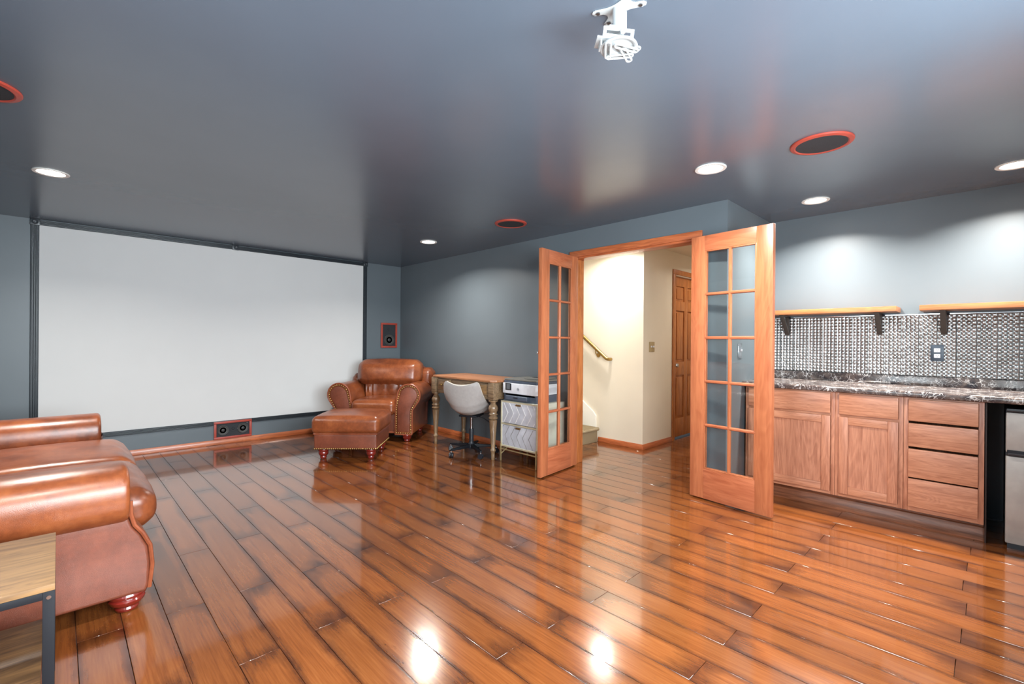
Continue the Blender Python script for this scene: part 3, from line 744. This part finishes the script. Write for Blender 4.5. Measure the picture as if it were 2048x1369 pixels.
# shelves
def wall_shelf(label, y0, y1, ybr):
    s_ = thing('wall_shelf', label, 'shelf', (XC, 0, 0))
    MB().box(-.243, -.001, y0, y1, 1.457, 1.496).build('shelf_board', 'shelf', s_, bev=.003)
    for y in ybr:
        b = MB().box(-.008, -.0075+.007, y-.016, y+.016, 1.285, 1.4565).box(-.19, -.008, y-.016, y+.016, 1.4495, 1.4565).build('bracket', 'iron', s_, bev=.001)
        MB().prism([(-.172, 1.4495), (-.152, 1.4495), (-.008, 1.318), (-.008, 1.292), (-.016, 1.292)], y-.016, y+.016, 1).build('brace', 'iron', b, bev=.002)
        MB().box(-.024, -.008, y-.03, y-.018, 1.432, 1.449).cyl((-.03, y-.024, 1.441), (-.024, y-.024, 1.441), .005, 8).build('fixing_lug', 'black_metal', b)
wall_shelf('light wood wall shelf partly behind the french door', .494, 1.412, (1.275, .62))
wall_shelf('light wood wall shelf running out of frame above the outlet', YF+.004, .365, (.246, -.4))
# cover plates
ol = thing('power_outlet', 'black power outlet with white sockets on the metal backsplash', 'outlet', (XC-.007, .282, 1.149))
MB().box(-.007, 0, -.037, .037, -.059, .059).build('cover_plate', 'slateplate', ol, bev=.003)
for z in (-.021, .021):
    o = MB().cushion((-.008, 0, z), (.003, .018, .0145), .0028, n=3).build('socket', 'white_plastic', ol)
    for y in (-.006, .006): MB().box(-.0115, -.0105, y-.0012, y+.0012, z+.001, z+.008).build('slot', 'black_plastic', o)
    MB().cyl((-.0115, 0, z-.006), (-.0105, 0, z-.006), .0022, 8).build('slot', 'black_plastic', o)
sw = thing('light_switch', 'chrome light switch plate on the short return wall', 'light switch', (3.938, YR, 1.15))
MB().box(-.037, .037, -.006, 0, -.06, .06).build('cover_plate', 'chrome', sw, bev=.003)
MB().box(-.005, .005, -.02, -.006, -.004, .014).build('toggle', 'white_plastic', sw, bev=.002)
sw = thing('light_switch', 'double beige light switch plate on the hall wall', 'light switch', (4.92, YB, 1.163))
MB().box(-.06, .06, -.006, 0, -.058, .058).build('cover_plate', 'beigeplate', sw, bev=.003)
for x in (-.024, .024): MB().box(x-.005, x+.005, -.02, -.006, -.008, .012).build('toggle', 'white_plastic', sw, bev=.002)

# ------------------------------------------------------------------ leather seating
def nail_row(pts, nrm, r=.0085):
    mb = MB()
    for p in pts:
        t = Matrix.Translation(p) @ Vector((0, 0, 1)).rotation_difference(Vector(nrm)).to_matrix().to_4x4()
        mb.lathe([(r, 0), (r*.85, r*.45), (r*.4, r*.75), (.0004, r*.82)], n=8, tf=t)
    return mb
def resample(pts, step, closed=False):
    P = [Vector(p) for p in pts]; out = [P[0].copy()]; acc = 0
    for a, b in zip(P, P[1:]+([P[0]] if closed else [])):
        L = (b-a).length; d = step-acc
        while d <= L: out.append(a+(b-a)*(d/L)); d += step
        acc = (acc+L) % step
    return out
def bun_foot(parent, x, y, h, r=.05):
    MB().lathe([(r*.55, 0), (r*.68, h*.05), (r*.74, h*.16), (r*.66, h*.27), (r*.86, h*.32), (r*1.04, h*.46), (r*1.1, h*.6), (r*1.0, h*.7), (r*1.14, h*.76), (r*1.2, h*.88), (r*1.12, h)], (x, y, 0), 24).build('foot', 'cherry', parent)

# armchair: local x = viewer's right, local y = backwards; origin on the floor under the seat centre line at the arm fronts
dv = Vector((-.741, -.671, 0)); ev = Vector((.671, -.741, 0))
P0 = Vector((2.973, 4.87, 0)); AO = P0-ev*.40
ac = thing('armchair', 'brown leather armchair with rolled arms and nailhead trim', 'armchair', AO, math.atan2(ev.y, ev.x))
def scroll(mirror, k=1.0, dx=0):
    """front outline of a rolled arm in (x, z); k shrinks it towards the middle line"""
    cx, cz, r = .06, .553, .136*k if k < 1 else .136
    hw = .102*k if k < 1 else .102
    p = [(-hw, .088+(1-k)*.12), (hw, .088+(1-k)*.12), (hw, .30), (hw*1.02, .38)]
    for i in range(17):
        a = R(-42)+(R(178)+R(42))*i/16; p.append((cx+r*math.cos(a)*1.0, cz+r*math.sin(a)))
    p += [(-hw*.86, .48), (-hw, .40), (-hw, .28)]
    q = [(.37+x, z) for x, z in p]
    return [(-x, z) for x, z in q] if mirror else q
for mir in (False, True):
    a = MB().prism(scroll(mir), .02, .80, 1).build('arm', 'leather', ac, bev=.012, seg=3)
    MB().prism(scroll(mir, .72), .004, .021, 1).build('arm_front_panel', 'leather2', a, bev=.006, seg=2)
    o3 = [(x, .018, z) for x, z in scroll(mir)]
    MB().tube(resample(o3, .02, True), .010, 8, True).build('welt', 'welt', a)
    o4 = [(x, .009, z) for x, z in scroll(mir, .86)]
    tag(nail_row(resample(o4, .027, True), (0, -1, 0)).build('nailhead_trim', 'brass_nail', a), kind='stuff')
def wrink(w, u):
    if u[1] < 0:
        w.y += .009*math.sin(u[0]*19+math.sin(u[0]*7)*2+u[2]*3)*max(0, -u[2]+.1)*max(0, 1-abs(u[0]))
    return w
MB().cushion((0, .27, .405), (.268, .31, .085), .055, (0, 0, .025), 9).build('seat_cushion', 'leather', ac)
MB().box(-.27, .27, .035, .76, .095, .325).build('seat_base', 'leather2', ac, bev=.012)
MB().cushion((0, .56, .575), (.30, .085, .14), .05, (0, .03, .01), 16, lambda w, u: Vector((w.x, w.y-.010*math.sin(u[0]*24+math.sin(u[0]*9)*2)*(1-abs(u[2])*.6)*(1 if u[1] < 0 else 0), w.z))).build('lumbar_cushion', 'leather', ac)
def bk(w, u): w = wrink(w, u); w.y += (w.z-.66)*.18; return w
MB().cushion((.03, .545, .80), (.405, .135, .155), .085, (.02, .05, .02), 16, bk).build('back_cushion', 'leather', ac)
def fr_(w, u): w.y += (w.z-.4)*.06; return w
MB().cushion((0, .735, .48), (.47, .085, .39), .07, (.02, .01, .0), 10, fr_).build('back_frame', 'leather2', ac)
for x, z, hx in ((-.44, .64, .07), (.49, .72, .085)):
    MB().cushion((x, .70, z), (hx, .12, .12), .065, (.01, .01, .02), 6).build('back_wing', 'leather', ac)
MB().box(-.262, .262, .03, .036, .098, .12).build('front_welt', 'welt', ac, bev=.002)
for x in (-.40, .40):
    bun_foot(ac, x, .06, .088, .048); bun_foot(ac, x*.95, .72, .088, .045)

# ottoman
OF = Vector((2.309, 4.443, 0)); OL = Vector((1.952, 4.769, 0)); oe = (OF-OL).normalized()
ot = thing('ottoman', 'square brown leather ottoman with nailheads on red bun feet', 'ottoman', (OF+OL)/2, math.atan2(oe.y, oe.x))
hw = .242
MB().cushion((0, .20, .182), (.315, .272, .079), .018, (.004, .004, 0), 6).build('base_box', 'leather2', ot)
MB().cushion((0, .20, .348), (.34, .297, .088), .05, (.006, .006, .03), 9).build('cushion', 'leather', ot)
MB().cushion((0, .20, .262), (.322, .279, .006), .005, n=3).build('welt', 'welt', ot)
rowp = []
for i in range(30): rowp.append((-.305+i*.61/29, -.0735, .113))
nr = nail_row(rowp, (0, -1, 0), .0085)
for t in ((.3165, (1, 0, 0)), (-.3165, (-1, 0, 0))):
    for i in range(26):
        mt_ = Matrix.Translation((t[0], -.06+i*.52/25, .113)) @ Vector((0, 0, 1)).rotation_difference(Vector(t[1])).to_matrix().to_4x4()
        nr.lathe([(.0085, 0), (.007, .004), (.0035, .0065), (.0004, .007)], n=8, tf=mt_)
tag(nr.build('nailhead_trim', 'brass_nail', ot), kind='stuff')
for x, y in ((-hw, 0), (hw, 0), (-hw, .42), (hw, .42)): bun_foot(ot, x, y, .104, .045)

# sofa: faces +x, arms run along x
so = thing('sofa', 'brown leather sofa with rolled arms at the left edge', 'sofa', (0, 2.62, 0))
SL = 2.08
def arm_at(yo, sg):
    """sg=+1 near arm (outer face towards -y), sg=-1 far arm"""
    def Yv(v): return yo+sg*v
    prof = [(-.66, .085), (.285, .085), (.296, .12), (.298, .22), (.29, .285), (.262, .345), (.235, .385), (.222, .43), (-.66, .46)]
    a = MB().prism(prof, Yv(0), Yv(.22), 1).build('arm', 'leather2', so, bev=.014, seg=3)
    ell = []
    for q in range(28):
        t = 2*PI*q/28; cc, sn = math.cos(t), math.sin(t)
        ell.append((Yv(.088)+.152*math.copysign(abs(cc)**.8, cc), .528+.128*math.copysign(abs(sn)**.8, sn)))
    MB().prism(ell, -.66, .224, 0).build('arm_roll', 'leather', a, bev=.026, seg=4)
    fp = [(.296, .10), (.306, .20), (.298, .288), (.27, .35), (.243, .39), (.23, .44), (.228, .5)]
    MB().tube([(x, Yv(.004), z) for x, z in fp], .009, 8).build('welt', 'welt', a)
    # front panel with soft bulge
    def g(u, v):
        k = v*(len(fp)-1); i = min(int(k), len(fp)-2); t = k-i
        x = fp[i][0]*(1-t)+fp[i+1][0]*t; z = fp[i][1]*(1-t)+fp[i+1][1]*t
        return (x-.004+.012*math.sin(PI*u), Yv(.004+.212*u), z)
    MB().grid(g, 10, 12).build('arm_front_panel', 'leather', a)
arm_at(0, 1); arm_at(SL, -1)
MB().box(-.60, .255, .222, SL-.222, .10, .30).build('seat_base', 'leather2', so, bev=.015)
for i in range(2):
    w2 = (SL-.444)/4
    yc = .222+w2*(1+2*i)
    def sc(w, u):
        w.x += .035*math.cos(w.z*6-2.2)*max(0, u[0]) + .012*math.sin(u[1]*9)*0
        w.z += .003*math.sin(w.x*40+w.y*25)*max(0, 1-u[1]**2)
        return w
    MB().cushion((-.08, yc, .385), (.395, w2-.002, .098), .075, (.015, 0, .035), 12, sc).build('seat_cushion', 'leather', so)
    def sb(w, u): w.x -= (w.z-.5)*.22; return w
    MB().cushion((-.40, yc, .66), (.12, w2-.004, .21), .09, (.04, 0, .02), 9, sb).build('back_cushion', 'leather', so)
MB().cushion((-.60, SL/2, .48), (.085, SL/2-.03, .40), .07, (0, 0, 0), 8).build('back_frame', 'leather2', so)
for x, y in ((.225, .075), (.225, SL-.075), (-.58, .075), (-.58, SL-.075)): bun_foot(so, x, y, .088, .06)

# side table at the sofa's near end
tb = thing('side_table', 'rustic wood side table with black metal frame beside the sofa', 'side table', (-.004, 1.89, 0))
TW, TD, TH = .40, .50, .498
MB().box(-TW, 0, 0, TD, TH-.018, TH).build('table_top', 'table_top', tb, bev=.001)
MB().box(-TW+.006, -.03, .03, TD-.012, .182, .198).build('shelf', 'table_shelf', tb, bev=.001)
for x in (-TW, -.026):
    for y in (0, TD-.026): 
        o = MB().box(x, x+.026, y, y+.026, 0, TH-.0185).build('leg', 'black_metal', tb, bev=.0015)
        if y == 0: MB().cyl((x+.013, 0, TH-.035), (x+.013, -.003, TH-.035), .0055, 12).build('bolt', 'chrome', o)
for y in (0, TD-.026): MB().box(-TW+.026, -.026, y, y+.022, TH-.04, TH-.0185).build('frame_bar', 'black_metal', tb, bev=.001)
for x in (-TW, -.026): MB().box(x+.002, x+.024, .026, TD-.026, TH-.04, TH-.0185).build('frame_bar', 'black_metal', tb, bev=.001)
for y in (.002, TD-.024): MB().box(-TW+.026, -.026, y, y+.02, .16, .182).build('frame_bar', 'black_metal', tb, bev=.001)

# ------------------------------------------------------------------ desk
dk = thing('writing_desk', 'wooden writing desk with turned legs against the slate wall', 'desk', (3.14, 3.50, 0))
DW, DD = 1.10, .52     # along y, along x
ch = .05
MB().prism([(0, ch), (ch, 0), (DD-.005, 0), (DD-.005, DW), (ch, DW), (0, DW-ch)], .792, .813, 2).build('desk_top', 'desk_top', dk, bev=.004)
i0 = .022
MB().box(i0+.004, DD-.03, .05, .07, .612, .791).build('side_apron', 'desk_body', dk, bev=.002)
MB().box(i0+.004, DD-.03, DW-.07, DW-.05, .612, .791).build('side_apron', 'desk_body', dk, bev=.002)
MB().box(DD-.05, DD-.03, .07, DW-.07, .612, .791).build('back_apron', 'desk_body', dk, bev=.002)
MB().box(i0+.012, i0+.03, .1, DW-.1, .612, .645).build('front_rail', 'desk_body', dk, bev=.002)
MB().box(i0+.012, i0+.03, .1, DW-.1, .776, .791).build('top_rail', 'desk_body', dk, bev=.002)
for y0, y1 in ((.105, .315), (DW-.315, DW-.105)):
    d = MB().box(i0+.004, i0+.03, y0, y1, .648, .773).build('drawer_front', 'desk_body', dk, bev=.002)
    MB().box(i0-.002, i0+.005, y0+.022, y1-.022, .664, .757).build('drawer_panel', 'desk_drawer', d, bev=.003)
    ym = (y0+y1)/2
    MB().cyl((i0-.002, ym, .712), (i0-.014, ym, .712), .005, 10).cushion((i0-.02, ym, .712), (.008, .012, .012), .0075, n=3).build('knob', 'brass_nail', d)
for y0 in (.315, DW-.335): MB().box(i0+.006, i0+.032, y0, y0+.02, .645, .776).build('divider', 'desk_body', dk, bev=.002)
d = MB().box(i0+.03, i0+.042, .335, DW-.335, .648, .773).build('centre_drawer', 'desk_body', dk, bev=.002)
for t in (.42, DW-.42): MB().cushion((i0+.022, t, .69), (.008, .01, .01), .0075, n=3).build('knob', 'brass_nail', d)
lp = [(.016, 0), (.019, .004), (.02, .05), (.019, .075), (.024, .085), (.03, .098), (.024, .112), (.02, .12), (.022, .14), (.032, .28), (.041, .40), (.043, .408), (.03, .414), (.045, .422), (.048, .432), (.04, .444), (.034, .452), (.046, .462), (.047, .47), (.038, .477), (.036, .486), (.046, .505), (.049, .53), (.044, .55), (.032, .566), (.026, .58), (.03, .592), (.047, .598), (.049, .608), (.049, .612)]
for x, y in ((.046, .046), (.046, DW-.046), (DD-.06, .046), (DD-.06, DW-.046)):
    MB().lathe(lp, (x, y, 0), 24).build('leg', 'desk_leg', dk)
    c = .042
    pts = [(x-c, y-c), (x+c, y-c), (x+c, y+c), (x-c, y+c)]
    MB().prism(pts, .612, .791, 2).build('corner_post', 'desk_body', dk, bev=.014, seg=2)

# ------------------------------------------------------------------ filing cabinet and printer
fc = thing('filing_cabinet', 'two drawer pale cabinet with chevron fronts on gold legs', 'cabinet', (3.24, 2.985, 0))
CW, CD, CZ0, CZ1 = .505, .40, .148, .612
t = .018
MB().box(.004, CD, 0, t, CZ0, CZ1).build('side_panel', 'cab_white', fc, bev=.002)
MB().box(.004, CD, CW-t, CW, CZ0, CZ1).build('side_panel', 'cab_white', fc, bev=.002)
MB().box(.004, CD, t, CW-t, CZ1-t, CZ1).build('top_panel', 'cab_white', fc, bev=.002)
MB().box(.004, CD, t, CW-t, CZ0, CZ0+t).build('bottom_panel', 'cab_white', fc, bev=.002)
MB().box(CD-.01, CD, t, CW-t, CZ0+t, CZ1-t).build('back_panel', 'cab_white', fc)
fb = MB()
for y0, y1, z0, z1 in ((0, .012, CZ0, CZ1), (CW-.012, CW, CZ0, CZ1), (.012, CW-.012, CZ0, CZ0+.014), (.012, CW-.012, CZ1-.012, CZ1), (.012, CW-.012, .372, .388)): fb.box(0, .004, y0, y1, z0, z1)
fb.build('front_edge_band', 'edge_band', fc)
def chevrons(z0, z1, point, mat, par):
    y0, y1 = .03, CW-.03; zm = (z0+z1)/2; h = (z1-z0)/2; sl = .06
    for k in range(-1, 7):
        c = y1-.01-k*.082; ok = []
        for q in range(-6, 7):
            y = c-point*sl*(1-abs(q)/6)
            if y0 <= y <= y1: ok.append((y, zm+h*q/6))
            elif ok and q > 0 and len(ok) < 2: ok = []
        segs, cur = [], []
        for q in range(-6, 7):
            y = c-point*sl*(1-abs(q)/6)
            if y0 <= y <= y1: cur.append((y, zm+h*q/6))
            else:
                if len(cur) > 1: segs.append(cur)
                cur = []
        if len(cur) > 1: segs.append(cur)
        for sg_ in segs:
            MB().prism([(y-.003, z) for y, z in sg_]+[(y+.003, z) for y, z in reversed(sg_)], .0012, .0045, 0).build('inlay', mat, par)
for z0, z1, pt, mt_ in ((.392, .596, 1, 'cab_line'), (.166, .368, -1, 'cab_line2')):
    d = MB().box(.004, .022, .02, CW-.02, z0, z1).build('drawer', 'cab_drawer', fc, bev=.002)
    chevrons(z0+.004, z1-.004, pt, mt_, d)
    MB().box(-.012, .004, CW/2-.03, CW/2+.03, z1-.022, z1-.004).build('pull', 'bronze', d, bev=.002)
for x in (0.002, CD-.016):
    for y in (0, CW-.014): MB().box(x, x+.014, y, y+.014, 0, CZ0+(.03 if x < .1 else 0)).build('leg', 'gold', fc, bev=.001) if x > .1 else MB().box(-.010, .003, y, y+.014, 0, CZ0+.03).build('leg', 'gold', fc, bev=.001)
MB().box(-.008, .002, .014, CW-.014, CZ0-.03, CZ0-.02).build('stretcher', 'gold', fc)
MB().tube([(.0, .01, .07), (.06, .06, CZ0)], .005, 8).build('brace', 'gold', fc); MB().tube([(.0, CW-.01, .07), (.06, CW-.06, CZ0)], .005, 8).build('brace', 'gold', fc)
MB().box(.002, CD-.01, .005, .012, CZ0-.03, CZ0-.02).box(.002, CD-.01, CW-.012, CW-.005, CZ0-.03, CZ0-.02).build('side_stretcher', 'gold', fc)

pr = thing('printer', 'white and grey office printer on the pale filing cabinet', 'printer', (3.262, 3.03, .6125))
QW, QD = .458, .37
MB().box(.012, QD, .006, QW-.006, 0, .074).build('paper_base', 'grey_plastic', pr, bev=.004)
MB().cushion((.006, QW*.54+.0, .035), (.03, .155, .022), .007, n=3).build('paper_tray', 'grey_plastic', pr)
MB().box(-.026, -.022, QW*.5-.01, QW*.5+.05, .034, .044).build('tray_grip', 'black_plastic', pr)
MB().box(.012, .016, .02, QW-.03, .058, .073).build('output_slot', 'black_plastic', pr)
MB().box(.0, QD-.005, 0, QW, .075, .180).build('body', 'white_plastic', pr, bev=.006, seg=3)
MB().box(.012, QD-.01, .006, QW-.006, .181, .206).build('scanner_base', 'grey_plastic', pr, bev=.004)
lidm = MB().box(.015, QD-.015, .004, QW-.006, .207, .226).build('scanner_lid', 'lid', pr, bev=.006)
MB().box(.05, QD-.05, .015, QW*.45, .226, .242).build('feeder', 'lid', pr, bev=.006)
MB().box(.12, .20, .04, .16, .2405, .2435).build('feeder_slot', 'black_plastic', pr)
s_ = MB().box(-.003, .004, QW-.125, QW-.042, .108, .178).build('control_panel', 'black_plastic', pr, bev=.002)
MB().box(-.0042, -.0028, QW-.108, QW-.06, .118, .172).build('touch_screen', 'touch', s_)
lg = MB().tube([(-.0012, .236+.014*math.cos(a*PI/12), .124+.014*math.sin(a*PI/12)) for a in range(24)], .0012, 6, True).build('logo_ring', 'touch', pr)
tcu = bpy.data.curves.new('logo_text', 'FONT'); tcu.body = 'hp'; tcu.size = .021; tcu.align_x = 'CENTER'; tcu.align_y = 'CENTER'; tcu.extrude = .0005; tcu.shear = .2
to = bpy.data.objects.new('logo_text', tcu); COL.objects.link(to)
dg = bpy.context.evaluated_depsgraph_get(); me = bpy.data.meshes.new_from_object(to.evaluated_get(dg)); bpy.data.objects.remove(to)
me.materials.append(M['touch']); lo = bpy.data.objects.new('logo_letters', me); COL.objects.link(lo); lo.parent = lg
lo.matrix_local = Matrix(((0, 0, -1, -.001), (-1, 0, 0, .236), (0, 1, 0, .125), (0, 0, 0, 1)))

# ------------------------------------------------------------------ office chair
oc = thing('office_chair', 'pale grey upholstered swivel chair on black five star base', 'chair', (3.195, 3.905, 0), R(28))
# local +x = facing direction
def shell_pt(u, v):
    """v 0..1 from seat front to back top, u -1..1 across"""
    path = [(.24, .425), (.21, .452), (.10, .455), (-.02, .448), (-.12, .452), (-.19, .485), (-.23, .55), (-.255, .63), (-.275, .70), (-.288, .745), (-.292, .772)]
    k = v*(len(path)-1); i = min(int(k), len(path)-2); t = k-i
    t2 = t*t*(3-2*t)*.3+t*.7
    x = path[i][0]*(1-t2)+path[i+1][0]*t2; z = path[i][1]*(1-t2)+path[i+1][1]*t2
    wd = .208 if v < .45 else .208+.006*math.sin((v-.45)*5)
    if v < .15: wd *= .82+.18*math.sin(v/.15*PI/2)
    if v > .6: wd *= 1-.14*((v-.6)/.4)
    if v > .93: wd *= 1-.10*((v-.93)/.07)**2
    y = u*wd
    cup = abs(u)**2.4
    bendx = math.exp(-((v-.5)/.18)**2)
    x += cup*(.03+.085*bendx if v > .35 else .02)
    z += cup*(.02+.06*math.exp(-((v-.42)/.2)**2))
    if v > .9: z -= .012*math.cos(u*PI/2)*((v-.9)/.1)
    return Vector((x, y, z))
def shell_mesh(off):
    mb = MB(); nu, nv = 24, 40
    top = [[shell_pt(-1+2*i/nu, j/nv) for i in range(nu+1)] for j in range(nv+1)]
    def nrm(i, j):
        a = top[min(j+1, nv)][i]-top[max(j-1, 0)][i]; b = top[j][min(i+1, nu)]-top[j][max(i-1, 0)]
        n = a.cross(b); n.normalize(); return n
    vs = []; 
    for j in range(nv+1):
        for i in range(nu+1): vs.append(top[j][i])
    for j in range(nv+1):
        for i in range(nu+1): vs.append(top[j][i]+nrm(i, j)*off)
    n0 = (nu+1)*(nv+1); fs = []
    for j in range(nv):
        for i in range(nu):
            a = j*(nu+1)+i; q = (a, a+1, a+nu+2, a+nu+1); fs.append(q); fs.append(tuple(n0+t for t in reversed(q)))
    for j in range(nv):
        for i in (0, nu):
            a = j*(nu+1)+i; fs.append((a, a+nu+1, n0+a+nu+1, n0+a))
    for i in range(nu):
        for j in (0, nv):
            a = j*(nu+1)+i; fs.append((a, a+1, n0+a+1, n0+a))
    mb._add(vs, fs); return mb, top
mb, top = shell_mesh(.022)
sh = mb.build('bucket_seat', 'shell', oc)
edge = [top[j][0] for j in range(0, 41)]+[top[40][i] for i in range(1, 25)]+[top[j][24] for j in range(39, -1, -1)]
MB().tube(edge, .006, 8).build('edge_welt', 'seam', sh)
MB().box(-.11, .11, -.10, .10, .408, .428).build('seat_plate', 'black_metal', oc, bev=.004)
MB().cyl((0, 0, .22), (0, 0, .412), .0135, 18).build('gas_lift', 'chrome', oc)
MB().cyl((0, 0, .09), (0, 0, .27), .024, 20).build('column_cover', 'black_plastic', oc)
MB().tube([(.02, -.03, .41), (.04, -.12, .385), (.05, -.20, .335)], .005, 8).cyl((.05, -.20, .335), (.052, -.225, .318), .008, 8).build('height_lever', 'black_metal', oc)
MB().lathe([(.035, .055), (.042, .07), (.042, .10), (.03, .115), (.026, .13)], n=24).build('base_hub', 'black_plastic', oc)
for k in range(5):
    a = R(8)+k*2*PI/5; ca, sa = math.cos(a), math.sin(a)
    tf = Matrix.Rotation(a, 4, 'Z')
    l = MB()
    l._add([(.03, -.02, .07), (.03, .02, .07), (.03, .02, .108), (.03, -.02, .108), (.275, -.012, .068), (.275, .012, .068), (.275, .012, .086), (.275, -.012, .086)],
           [(0, 1, 2, 3), (7, 6, 5, 4), (0, 4, 5, 1), (3, 2, 6, 7), (1, 5, 6, 2), (0, 3, 7, 4)], tf)
    lg_ = l.build('base_leg', 'black_metal', oc, bev=.004)
    c = Vector((.268*ca, .268*sa, 0)); b = a+R(40)
    tc_ = Matrix.Translation(c) @ Matrix.Rotation(b, 4, 'Z')
    w = MB()
    for y in (-.013, .013):
        w.lathe([(.012, -.008), (.025, -.008), (.027, -.004), (.027, .004), (.025, .008), (.012, .008)], n=20, tf=tc_ @ Matrix.Translation((0, y, .027)) @ Matrix.Rotation(PI/2, 4, 'X'))
    w.box(-.012, .02, -.004, .004, .03, .056, tf=tc_)
    ca_ = w.build('caster', 'black_plastic', lg_)
    MB().cyl(c+Vector((0, 0, .05)), c+Vector((0, 0, .072)), .005, 10).build('caster_stem', 'chrome', ca_)
